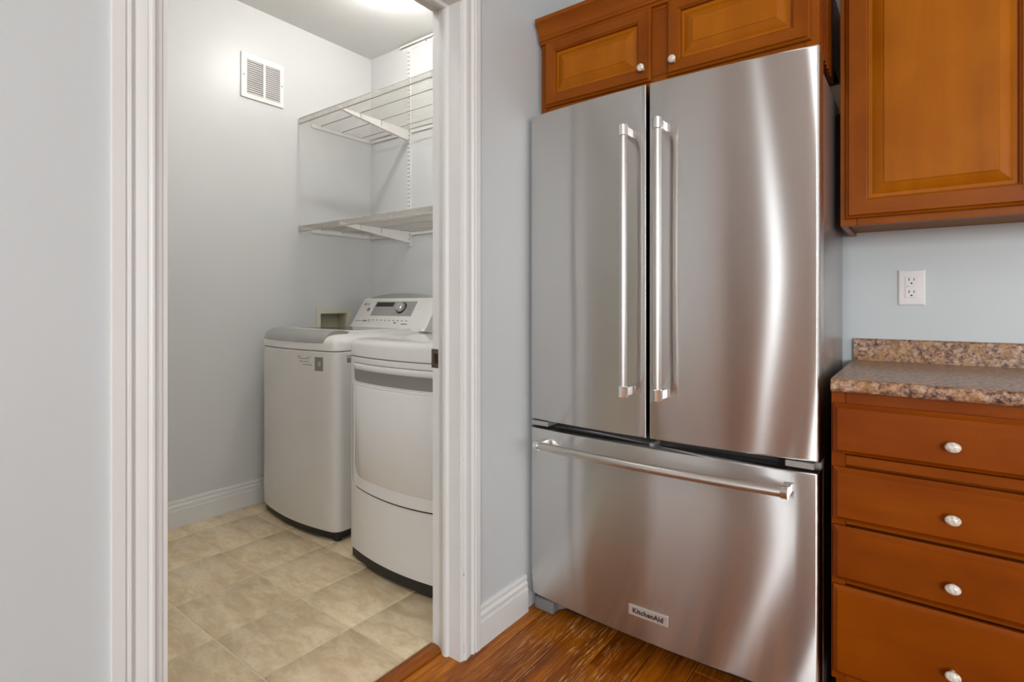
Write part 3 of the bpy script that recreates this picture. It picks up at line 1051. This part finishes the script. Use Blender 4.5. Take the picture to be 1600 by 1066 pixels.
# ================================================================== LAUNDRY
def bow_outline(x0, x1, ycorner, bow, yb, rc=0.03, n=16):
    """plan outline of a machine, bowed front, rounded front corners; counter-clockwise from back left"""
    cx, hx = (x0 + x1) / 2, (x1 - x0) / 2
    f = lambda x: ycorner - bow * (1 - ((x - cx) / hx) ** 2)
    pts = [(x0, yb)]
    m_ = 6
    for i in range(m_ + 1):
        a = R(90 * i / m_)
        x = x0 + rc * (1 - math.cos(a))
        pts.append((x, f(x) + rc * (1 - math.sin(a))))
    for i in range(1, n):
        x = x0 + rc + (x1 - x0 - 2 * rc) * i / n
        pts.append((x, f(x)))
    for i in range(m_ + 1):
        a = R(90 - 90 * i / m_)
        x = x1 - rc * (1 - math.cos(a))
        pts.append((x, f(x) + rc * (1 - math.sin(a))))
    pts.append((x1, yb))
    return pts, f
def bow_plate(bm, f, x0, x1, zlo, zhi, proud, n=18, back=0.004):
    """plate that follows the bowed front; zlo, zhi are functions of x; edges chamfered by its own thickness"""
    A, B, C, D = [], [], [], []
    for i in range(n + 1):
        x = x0 + (x1 - x0) * i / n
        t = min(proud, 0.5 * (zhi(x) - zlo(x)))
        e = proud if 0 < i < n else 0
        B.append(bm.verts.new((x, f(x) - e, zlo(x) + t)))
        C.append(bm.verts.new((x, f(x) - e, zhi(x) - t)))
        A.append(bm.verts.new((x, f(x) + back, zlo(x))))
        D.append(bm.verts.new((x, f(x) + back, zhi(x))))
    for i in range(n):
        bm.faces.new((B[i], B[i + 1], C[i + 1], C[i]))
        bm.faces.new((A[i], A[i + 1], B[i + 1], B[i]))
        bm.faces.new((C[i], C[i + 1], D[i + 1], D[i]))
        bm.faces.new((D[i], D[i + 1], A[i + 1], A[i]))
    for i in (0, n):
        bm.faces.new((A[i], B[i], C[i], D[i]))

# --- washing machine
WX0, WX1 = -2.815, -2.125
washer = thing('washing_machine', 'white top loading washing machine with silver lid handle, in the corner behind the dryer', 'washing machine', (-2.47, 1.87, 0))
wo, wf = bow_outline(WX0, WX1, 1.500, 0.045, 2.25, 0.035)
bm = new()
stack(bm, wo, [(0.044, 0.006), (0.048, 0.001), (0.054, 0.0), (0.872, 0.0), (0.8765, 0.003)])
finish(bm, 'body', 'white_enamel', washer, smooth=30)
bm = new()
stack(bm, wo, [(0.005, 0.022), (0.012, 0.012), (0.044, 0.010)])
finish(bm, 'base', 'black_plastic', washer)
for x in (WX0 + 0.05, WX1 - 0.035):
    for y in (1.53, 2.18):
        finish(tube(new(), [(x, y, 0.0005), (x, y, 0.012)], 0.02, 10), 'foot', 'black_plastic', washer)
bm = new()
stack(bm, wo, [(0.8765, 0.006), (0.8805, 0.006)])
finish(bm, 'seam', 'print_grey', washer)
bm = new()
stack(bm, wo, [(0.8805, 0.003), (0.883, 0.0), (0.914, 0.002), (0.932, 0.010), (0.946, 0.026), (0.953, 0.048), (0.955, 0.07)])
finish(bm, 'top_deck', 'white_plastic', washer, smooth=40)
# lid: white rim, dark glass and a silver handle strip across the front
LX0, LX1 = -2.785, -2.208
bm = new()
box(bm, LX0 + 0.012, LX1, 1.585, 2.005, 0.950, 0.9685, 0.004, 2)
lid = finish(bm, 'lid', 'white_plastic', washer, label='white rimmed lid')
bm = new()
box(bm, LX0 + 0.05, LX1 - 0.04, 1.66, 1.965, 0.9655, 0.9692, 0.001, 1)
finish(bm, 'window', 'lid_glass', lid, label='dark glass lid window')
bm = new()
n = 20
rowA = []
PR = [(0.140, 0.9675), (0.100, 0.9735), (0.062, 0.9735), (0.034, 0.9660), (0.012, 0.9500), (0.000, 0.9310), (-0.0035, 0.9180), (0.003, 0.9110), (0.016, 0.9080), (0.06, 0.915), (0.13, 0.955)]
for i in range(n + 1):
    x = LX0 + (LX1 - LX0) * i / n
    e = 1.0
    edge = min(i, n - i) / 2.0
    sh = 0.0 if edge >= 1 else 0.15 * (1 - edge)
    rowA.append([bm.verts.new((x, wf(x) + 0.004 + d + (0.012 * sh if k < 9 else 0), z - 0.004 * sh)) for k, (d, z) in enumerate(PR)])
for a, c in zip(rowA, rowA[1:]):
    for q in range(len(PR)):
        q2 = (q + 1) % len(PR)
        bm.faces.new((a[q], a[q2], c[q2], c[q]))
bm.faces.new(rowA[0])
bm.faces.new(rowA[-1][::-1])
finish(bm, 'lid_handle', 'silver_plastic', lid, smooth=45, label='silver front grip of the lid')
# console
CPF = [(2.028, 0.952), (2.030, 0.966), (2.044, 0.976), (2.140, 1.126), (2.150, 1.133), (2.165, 1.136), (2.255, 1.136), (2.262, 1.128), (2.262, 0.940), (2.10, 0.940)]
bm = new()
KX0, KX2 = -2.806, -2.132
rows = []
for x, ins in ((KX0, 0.012), (KX0 + 0.006, 0.004), (KX0 + 0.016, 0.0), (KX2 - 0.030, 0.0), (KX2 - 0.012, 0.004), (KX2, 0.016)):
    cy, cz = 2.16, 1.03
    rows.append([bm.verts.new((x, y + (cy - y) * ins / 0.13, z + (cz - z) * ins / 0.10 if z > 1.0 else z)) for y, z in CPF])
for a, c in zip(rows, rows[1:]):
    for q in range(len(CPF)):
        q2 = (q + 1) % len(CPF)
        bm.faces.new((a[q], a[q2], c[q2], c[q]))
bm.faces.new(rows[0])
bm.faces.new(rows[-1][::-1])
console = finish(bm, 'console', 'white_plastic', washer, smooth=30, label='sloped control console')
# arched grey cap along the top of the console
bm = new()
rows = []
for i in range(17):
    t = i / 16
    x = -2.765 + 0.565 * t
    zz = 1.1335 + 0.030 * math.sin(math.pi * t) ** 0.8
    rows.append([bm.verts.new(p) for p in ((x, 2.152, 1.128), (x, 2.158, zz), (x, 2.20, zz + 0.001), (x, 2.245, 1.128))])
for a, c in zip(rows, rows[1:]):
    for q in range(4):
        bm.faces.new((a[q], a[(q + 1) % 4], c[(q + 1) % 4], c[q]))
bm.faces.new(rows[0])
bm.faces.new(rows[-1][::-1])
finish(bm, 'console_cap', 'panel_grey', console, smooth=40, label='arched grey cap')
# things on the sloped face: local frame u = x, v = up the slope, w = outward
S0, S1 = Vector((0, 2.044, 0.976)), Vector((0, 2.140, 1.126))
sv = (S1 - S0).normalized()
sw = Vector((0, -sv.z, sv.y))
def slope_mat(x, z, out=0.0):
    v = (z - S0.z) / sv.z
    p = S0 + sv * v + sw * out
    m4 = Matrix(((1, 0, 0, x), (0, sv.y, sw.y, p.y), (0, sv.z, sw.z, p.z), (0, 0, 0, 1)))
    return m4
def slope_box(x0, x1, z0, z1, t, bev=0.001, sink=0.001):
    b_ = new()
    hv = (z1 - z0) / sv.z / 2
    box(b_, -(x1 - x0) / 2, (x1 - x0) / 2, -hv, hv, -sink, t, bev, 1)
    bmesh.ops.transform(b_, matrix=slope_mat((x0 + x1) / 2, (z0 + z1) / 2), verts=b_.verts)
    return b_
finish(slope_box(-2.655, -2.285, 1.030, 1.115, 0.0012), 'control_panel', 'panel_grey', console, label='grey control panel')
finish(slope_box(-2.645, -2.480, 1.083, 1.109, 0.0020), 'display', 'display_black', console, label='black display window')
bm = new()
tube(bm, [(0, 0, 0), (0, 0, 0.006)], [0.0375, 0.0365], 28)
bmesh.ops.transform(bm, matrix=slope_mat(-2.395, 1.075), verts=bm.verts)
finish(bm, 'dial_ring', 'black_plastic', console)
bm = new()
tube(bm, [(0, 0, 0.004), (0, 0, 0.026), (0, 0, 0.030), (0, 0, 0.030)], [0.0300, 0.0275, 0.0245, 0.0200], 28)
bmesh.ops.transform(bm, matrix=slope_mat(-2.395, 1.075), verts=bm.verts)
finish(bm, 'dial', 'handle_steel', console, smooth=30, label='chrome program dial')
for i in range(10):
    xx = -2.640 + i * 0.0375
    finish(slope_box(xx - 0.007, xx + 0.007, 1.002, 1.0065, 0.0012, 0.0004), 'button', 'print_grey', console)
for i in range(6):
    zz = 1.043 + (i % 3) * 0.022
    xx = -2.452 if i < 3 else -2.318
    finish(slope_box(xx - 0.016, xx + 0.016, zz, zz + 0.002, 0.0016, 0.0), 'marking', 'print_grey', console)
finish(slope_box(-2.640, -2.630, 0.992, 0.9975, 0.0012, 0.0004), 'button', 'print_grey', console)
finish(slope_box(-2.405, -2.385, 0.989, 0.9955, 0.0012, 0.0004), 'button', 'print_grey', console)
bm = text_bm('LG', 0.024, slope_mat(-2.728, 1.098, 0.0006), 0.0004)
finish(bm, 'lettering', 'print_grey', console, weld=False)
bm = new()
tube(bm, [(0, 0, -0.001), (0, 0, 0.0012)], 0.0085, 18)
bmesh.ops.transform(bm, matrix=slope_mat(-2.757, 1.098), verts=bm.verts)
finish(bm, 'logo', 'print_grey', console)
bm = new()
tube(bm, [(0, 0, -0.001), (0, 0, 0.003)], 0.0125, 18)
bmesh.ops.transform(bm, matrix=slope_mat(-2.698, 1.066), verts=bm.verts)
finish(bm, 'power_button', 'print_grey', console)
finish(slope_box(-2.335, -2.285, 0.9845, 0.9880, 0.0010, 0.0), 'marking', 'print_black', console)
finish(slope_box(-2.770, -2.705, 0.996, 0.9985, 0.0010, 0.0), 'marking', 'print_grey', console)
finish(slope_box(-2.700, -2.660, 0.995, 1.0030, 0.0010, 0.0), 'marking', 'print_grey', console)
# stickers on the front and side
def front_box(x0, x1, z0, z1, t, mat, name, label=None):
    b_ = new()
    xc = (x0 + x1) / 2
    sl = (wf(x1) - wf(x0)) / (x1 - x0)
    v = [b_.verts.new(p) for p in ((x0, wf(x0) - t, z0), (x1, wf(x1) - t, z0), (x1, wf(x1) - t, z1), (x0, wf(x0) - t, z1), (x0, wf(x0) + 0.001, z0), (x1, wf(x1) + 0.001, z0), (x1, wf(x1) + 0.001, z1), (x0, wf(x0) + 0.001, z1))]
    for q in ((0, 1, 2, 3), (7, 6, 5, 4), (0, 4, 5, 1), (1, 5, 6, 2), (2, 6, 7, 3), (3, 7, 4, 0)):
        b_.faces.new([v[i] for i in q])
    return finish(b_, name, mat, washer, label=label)
front_box(-2.258, -2.205, 0.787, 0.851, 0.0008, 'print_grey', 'sticker', 'small grey sticker with the number ten')
bm = text_bm('10', 0.030, Matrix.Translation((-2.2315, wf(-2.2315) - 0.0012, 0.818)) @ Matrix.Rotation(R(3), 4, 'Z') @ Matrix.Rotation(R(90), 4, 'X'), 0.0003)
finish(bm, 'lettering', 'white_plastic', washer, weld=False)
for i, (x0, x1, z) in enumerate(((-2.385, -2.290, 0.846), (-2.375, -2.300, 0.838), (-2.370, -2.345, 0.824), (-2.335, -2.300, 0.824), (-2.345, -2.275, 0.810))):
    front_box(x0, x1, z, z + 0.0035, 0.0006, 'print_grey', 'marking')
bm = new()
box(bm, WX1 - 0.0005, WX1 + 0.0008, 1.556, 1.60, 0.825, 0.848)
finish(bm, 'sticker', 'print_grey', washer)
bm = new()
box(bm, WX1 - 0.0005, WX1 + 0.0008, 1.552, 1.60, 0.854, 0.858)
finish(bm, 'marking', 'print_grey', washer)
washer.rotation_euler = (0, 0, R(-1.6))

# --- dryer
DX0, DX1 = -1.985, -1.295
dryer = thing('dryer', 'white front loading dryer with long grey pull recess, half hidden by the door jamb', 'dryer', (-1.64, 1.84, 0))
do, df = bow_outline(DX0, DX1, 1.452, 0.048, 2.24, 0.020)
bm = new()
stack(bm, do, [(0.050, 0.006), (0.054, 0.001), (0.060, 0.0), (0.870, 0.0), (0.8745, 0.003)])
finish(bm, 'body', 'white_enamel', dryer, smooth=30)
bm = new()
stack(bm, do, [(0.006, 0.012), (0.014, 0.005), (0.050, 0.005)])
finish(bm, 'base', 'black_plastic', dryer)
bm = new()
stack(bm, do, [(0.8745, 0.005), (0.8780, 0.005)])
finish(bm, 'seam', 'print_grey', dryer)
bm = new()
stack(bm, do, [(0.8780, 0.003), (0.880, 0.0), (0.926, 0.0), (0.940, 0.006), (0.949, 0.020), (0.9525, 0.045), (0.9535, 0.07)])
finish(bm, 'top_panel', 'white_enamel', dryer, smooth=40)
def corner(x, x0, x1, r):
    d = min(x - x0, x1 - x)
    return 0 if d >= r else r - math.sqrt(max(0, r * r - (r - d) ** 2))
# door plate with rounded lower corners, raised inner field
bm = new()
xa, xb = DX0 + 0.028, DX1 - 0.028
bow_plate(bm, df, xa, xb, lambda x: 0.318 + corner(x, xa, xb, 0.05) + 0.010 * ((x + 1.64) / 0.317) ** 2, lambda x: 0.766, 0.0045, 44)
ddoor = finish(bm, 'door', 'white_enamel', dryer, smooth=50, label='bowed white dryer door')
bm = new()
bow_plate(bm, df, xa + 0.003, xb - 0.003, lambda x: 0.3145 + corner(x, xa + 0.003, xb - 0.003, 0.05) + 0.010 * ((x + 1.64) / 0.317) ** 2, lambda x: 0.76, 0.0009, 44)
finish(bm, 'door_gasket', 'gasket', ddoor)
bm = new()
xc, xd = DX0 + 0.066, DX1 - 0.066
bow_plate(bm, lambda x: df(x) - 0.0042, xc, xd, lambda x: 0.372 + corner(x, xc, xd, 0.06), lambda x: 0.756, 0.0030, 44, back=0.0)
finish(bm, 'door_field', 'white_enamel', ddoor, smooth=50)
# pull recess: grey slot with a pale scoop above
bm = new()
xe, xf_ = DX0 + 0.052, DX1 - 0.052
bow_plate(bm, df, xe, xf_, lambda x: 0.772 + corner(x, xe, xf_, 0.012), lambda x: 0.826, 0.0012, 30)
finish(bm, 'pull_recess', 'recess_grey', ddoor, smooth=40, label='grey pull recess')
bm = new()
rows = []
for i in range(25):
    x = DX0 + 0.042 + (DX1 - DX0 - 0.084) * i / 24
    e = 1 if 0 < i < 24 else 0.2
    rows.append([bm.verts.new((x, df(x) + dd * e, z)) for dd, z in ((0.001, 0.822), (-0.0050, 0.826), (-0.0085, 0.834), (-0.0080, 0.842), (-0.0040, 0.8475), (0.002, 0.849))])
for a, c in zip(rows, rows[1:]):
    for q in range(5):
        bm.faces.new((a[q], a[q + 1], c[q + 1], c[q]))
finish(bm, 'pull_lip', 'white_enamel', ddoor, smooth=50)
bm = new()
bow_plate(bm, df, DX0 + 0.046, DX1 - 0.046, lambda x: 0.8492, lambda x: 0.8525, 0.0006, 24)
finish(bm, 'pull_seam', 'gasket', ddoor)
# console at the back of the dryer
bm = new()
prism(bm, [(2.00, 0.945), (2.02, 0.972), (2.125, 1.126), (2.15, 1.136), (2.235, 1.136), (2.235, 0.945)], 'x', DX0 + 0.035, DX1 - 0.008)
finish(bm, 'console', 'white_plastic', dryer, label='sloped control console')

# --- recessed washer outlet box
ob = thing('outlet_box', 'cream recessed washer hookup box set in the wall above the washing machine', 'outlet box', (XV, 2.0232, 0.96))
bm = new()
Y0, Y1, Z0, Z1 = 1.8979, 2.1494, 0.872, 1.0806
i0, i1, j0, j1 = 1.9286, 2.1178, 0.905, 1.0413
t = 0.007
for q in ((Y0, i0, Z0, Z1), (i1, Y1, Z0, Z1), (i0, i1, Z0, j0), (i0, i1, j1, Z1)):
    box(bm, XV + 0.0003, XV + t, q[0], q[1], q[2], q[3])
finish(bm, 'face_frame', 'box_cream', ob)
bm = new()
d = 0.088
for q in ((XV - d, XV - d + 0.003, i0 + 0.001, i1 - 0.001, j0 + 0.001, j1 - 0.001), (XV - d, XV, i0 + 0.001, i0 + 0.004, j0 + 0.001, j1 - 0.001), (XV - d, XV, i1 - 0.004, i1 - 0.001, j0 + 0.001, j1 - 0.001), (XV - d, XV, i0 + 0.004, i1 - 0.004, j1 - 0.004, j1 - 0.001), (XV - d, XV, i0 + 0.004, i1 - 0.004, j0 + 0.001, j0 + 0.004)):
    box(bm, *q)
finish(bm, 'recess', 'box_inside', ob)

# --- return air vent
V0, V1, VZ0, VZ1 = 1.4446, 1.6869, 2.2240, 2.4650
vent = thing('air_vent', 'white square return air grille with two columns of louvres high on the laundry wall', 'vent', (XV, (V0 + V1) / 2, VZ0))
bm = new()
wy = V1 - V0
fr = [(V0, V0 + 0.030, VZ0, VZ1), (V1 - 0.022, V1, VZ0, VZ1), (V0 + 0.030, V1 - 0.022, VZ0, VZ0 + 0.024), (V0 + 0.030, V1 - 0.022, VZ1 - 0.031, VZ1), (V0 + 0.1225, V0 + 0.1365, VZ0 + 0.024, VZ1 - 0.031)]
for q in fr:
    box(bm, XV + 0.0005, XV + 0.0090, *q)
finish(bm, 'frame', 'vent_white', vent)
bm = new()
box(bm, XV + 0.0003, XV + 0.0012, V0 + 0.030, V1 - 0.022, VZ0 + 0.024, VZ1 - 0.031)
finish(bm, 'backing', 'vent_dark', vent)
lm = None
zz0, zz1 = VZ0 + 0.024, VZ1 - 0.031
NL = 16
base_v = Vector(BASE[vent.name])
for cidx, (ya, yb2) in enumerate(((V0 + 0.030, V0 + 0.1225), (V0 + 0.1365, V1 - 0.022))):
    first = None
    for i in range(NL):
        z = zz0 + (zz1 - zz0) * (i + 0.5) / NL
        if first is None:
            b_ = new()
            prism(b_, [(XV + 0.0016, z + 0.0042), (XV + 0.0026, z + 0.0048), (XV + 0.0082, z - 0.0022), (XV + 0.0072, z - 0.0030)], 'y', ya + 0.0004, yb2 - 0.0004)
            first = finish(b_, 'louvre', 'vent_white', vent)
            z_first = z
        else:
            c = first.copy()
            col.objects.link(c)
            c.location = (0, 0, z - z_first)
for yv in (V0 + 0.0145, V1 - 0.0105):
    bm = new()
    tube(bm, [(XV + 0.0088, yv, 2.345), (XV + 0.0104, yv, 2.345)], [0.0042, 0.0034], 12)
    finish(bm, 'screw', 'print_grey', vent)

# --- wire shelving
def wire_shelf(ztop, label):
    x0, x1 = XV + 0.004, XL - 0.006
    yf, yb_ = 1.788, 2.300
    rt = thing('wire_shelf', label, 'shelf', ((x0 + x1) / 2, 2.05, ztop - 0.032), 'white wire shelves over the machines')
    ys = [1.9361, 2.0843, 2.236]
    for y, z, r in [(yf, ztop, 0.0030), (yf, ztop - 0.031, 0.0036)] + [(q, ztop - 0.0045, 0.0032) for q in ys] + [(yb_, ztop - 0.0045, 0.0032)]:
        b_ = new()
        tube(b_, [(x0, y, z), (x1, y, z)], r, 8)
        finish(b_, 'support_rod', 'shelf_wire', rt)
    b_ = new()
    npt = int((x1 - x0) / 0.0135)
    for i in range(npt + 1):
        x = x0 + 0.004 + (x1 - x0 - 0.008) * i / npt
        tube(b_, [(x, yb_ + 0.002, ztop), (x, yf - 0.002, ztop), (x, yf - 0.0055, ztop - 0.004), (x, yf - 0.0055, ztop - 0.033)], 0.0015, 4)
    w_ = finish(b_, 'deck_wires', 'shelf_wire', rt, smooth=80)
    w_['kind'] = 'stuff'
    b_ = new()     # flat support rail along the left wall and clip rail along the back wall
    box(b_, XV + 0.0005, XV + 0.0045, 1.87, 2.296, ztop - 0.030, ztop - 0.010, 0.001, 1)
    finish(b_, 'end_rail', 'shelf_white', rt)
    for xa, xb_ in ((XV + 0.012, -2.562), (-2.530, x1)):
        b_ = new()
        box(b_, xa, xb_, 2.303, 2.3118, ztop - 0.030, ztop - 0.003, 0.002, 1)
        finish(b_, 'back_rail', 'shelf_white', rt)
    return rt
wire_shelf(2.1924, 'upper white wire shelf near the laundry ceiling')
wire_shelf(1.5574, 'lower white wire shelf above the washing machine')
XS = -2.546
def bracket(ztop, label):
    rt = thing('shelf_bracket', label, 'bracket', (XS, 2.30, ztop - 0.07), 'steel brackets under the wire shelves')
    b_ = new()
    zt = ztop - 0.0085
    prof = [(2.299, zt), (1.815, zt), (1.800, zt + 0.006), (1.792, zt + 0.003), (1.800, zt - 0.010), (2.299, zt - 0.066)]
    prism(b_, prof, 'x', XS - 0.0015, XS + 0.0015)
    finish(b_, 'web', 'shelf_white', rt)
    b_ = new()
    prism(b_, [(1.800, zt - 0.0102), (1.800, zt - 0.0135), (2.299, zt - 0.0695), (2.299, zt - 0.0662)], 'x', XS - 0.008, XS + 0.008)
    finish(b_, 'flange', 'shelf_white', rt)
    for y in (1.9361, 2.0843):
        b_ = new()
        box(b_, XS - 0.004, XS + 0.004, y - 0.002, y + 0.002, zt - 0.030, zt - 0.001)
        finish(b_, 'clip', 'shelf_wire', rt)
    return rt
bracket(2.1924, 'tapered white bracket under the upper wire shelf')
bracket(1.5574, 'tapered white bracket under the lower wire shelf')
std = thing('shelf_standard', 'slotted white upright hanging on the laundry back wall behind the shelves', 'shelf upright', (XS, YLB, 1.46))
bm = new()
for x0, x1 in ((XS - 0.0125, XS - 0.0105), (XS + 0.0105, XS + 0.0125)):
    box(bm, x0, x1, YLB - 0.0125, YLB - 0.0005, 1.462, 2.700)
box(bm, XS - 0.0105, XS + 0.0105, YLB - 0.0125, YLB - 0.0110, 1.462, 2.700)
finish(bm, 'channel', 'shelf_white', std)
first = None
for i in range(47):
    z = 1.478 + i * 0.0258
    if first is None:
        b_ = new()
        for dx in (-0.0055, 0.0055):
            box(b_, XS + dx - 0.0026, XS + dx + 0.0026, YLB - 0.0129, YLB - 0.0124, z - 0.0062, z + 0.0062)
        first = finish(b_, 'slot', 'slot_dark', std)
    else:
        c = first.copy()
        col.objects.link(c)
        c.location = (0, 0, i * 0.0258)
track = thing('hang_track', 'white horizontal hang track under the laundry ceiling', 'shelf rail', (-1.93, YLB, 2.69))
bm = new()
prism(bm, [(YLB - 0.0005, 2.690), (YLB - 0.003, 2.690), (YLB - 0.003, 2.716), (YLB - 0.019, 2.716), (YLB - 0.019, 2.7065), (YLB - 0.021, 2.7065), (YLB - 0.021, 2.7185), (YLB - 0.0005, 2.7185)], 'x', -2.615, XL - 0.01)
finish(bm, 'rail', 'shelf_white', track)
for x in (-2.40, -1.98, -1.56):
    bm = new()
    tube(bm, [(x, YLB - 0.003, 2.702), (x, YLB - 0.005, 2.702)], 0.005, 10)
    finish(bm, 'screw', 'badge_face', track)

# ================================================================== LAMPS (out of frame)
def ceiling_lamp(name, label, x, y, mat, r):
    rt = thing(name, label, 'lamp', (x, y, CEIL))
    b_ = new()
    tube(b_, [(x, y, CEIL - 0.0005), (x, y, CEIL - 0.010), (x, y, CEIL - 0.016)], [0.060, 0.058, 0.040], 24)
    finish(b_, 'canopy', 'trim_paint', rt)
    b_ = new()
    bmesh.ops.create_uvsphere(b_, u_segments=20, v_segments=12, radius=r)
    bmesh.ops.translate(b_, verts=b_.verts, vec=(x, y, CEIL - 0.016 - r - 0.006))
    finish(b_, 'bulb', mat, rt)
    b_ = new()
    tube(b_, [(x, y, CEIL - 0.016), (x, y, CEIL - 0.030)], 0.017, 14)
    finish(b_, 'socket', 'trim_paint', rt)
ceiling_lamp('ceiling_lamp', 'bare bulb lamp on the laundry ceiling', -2.12, 1.79, 'laundry_bulb_glow', 0.032)
ceiling_lamp('ceiling_lamp', 'bare bulb lamp on the kitchen ceiling', 1.35, -0.75, 'kitchen_bulb_glow', 0.055)
ceiling_lamp('ceiling_lamp', 'added fill globe on the laundry ceiling nearest the camera', -1.62, 0.95, 'laundry_fill_glow', 0.075)  # added out of view to lift the light in the laundry room
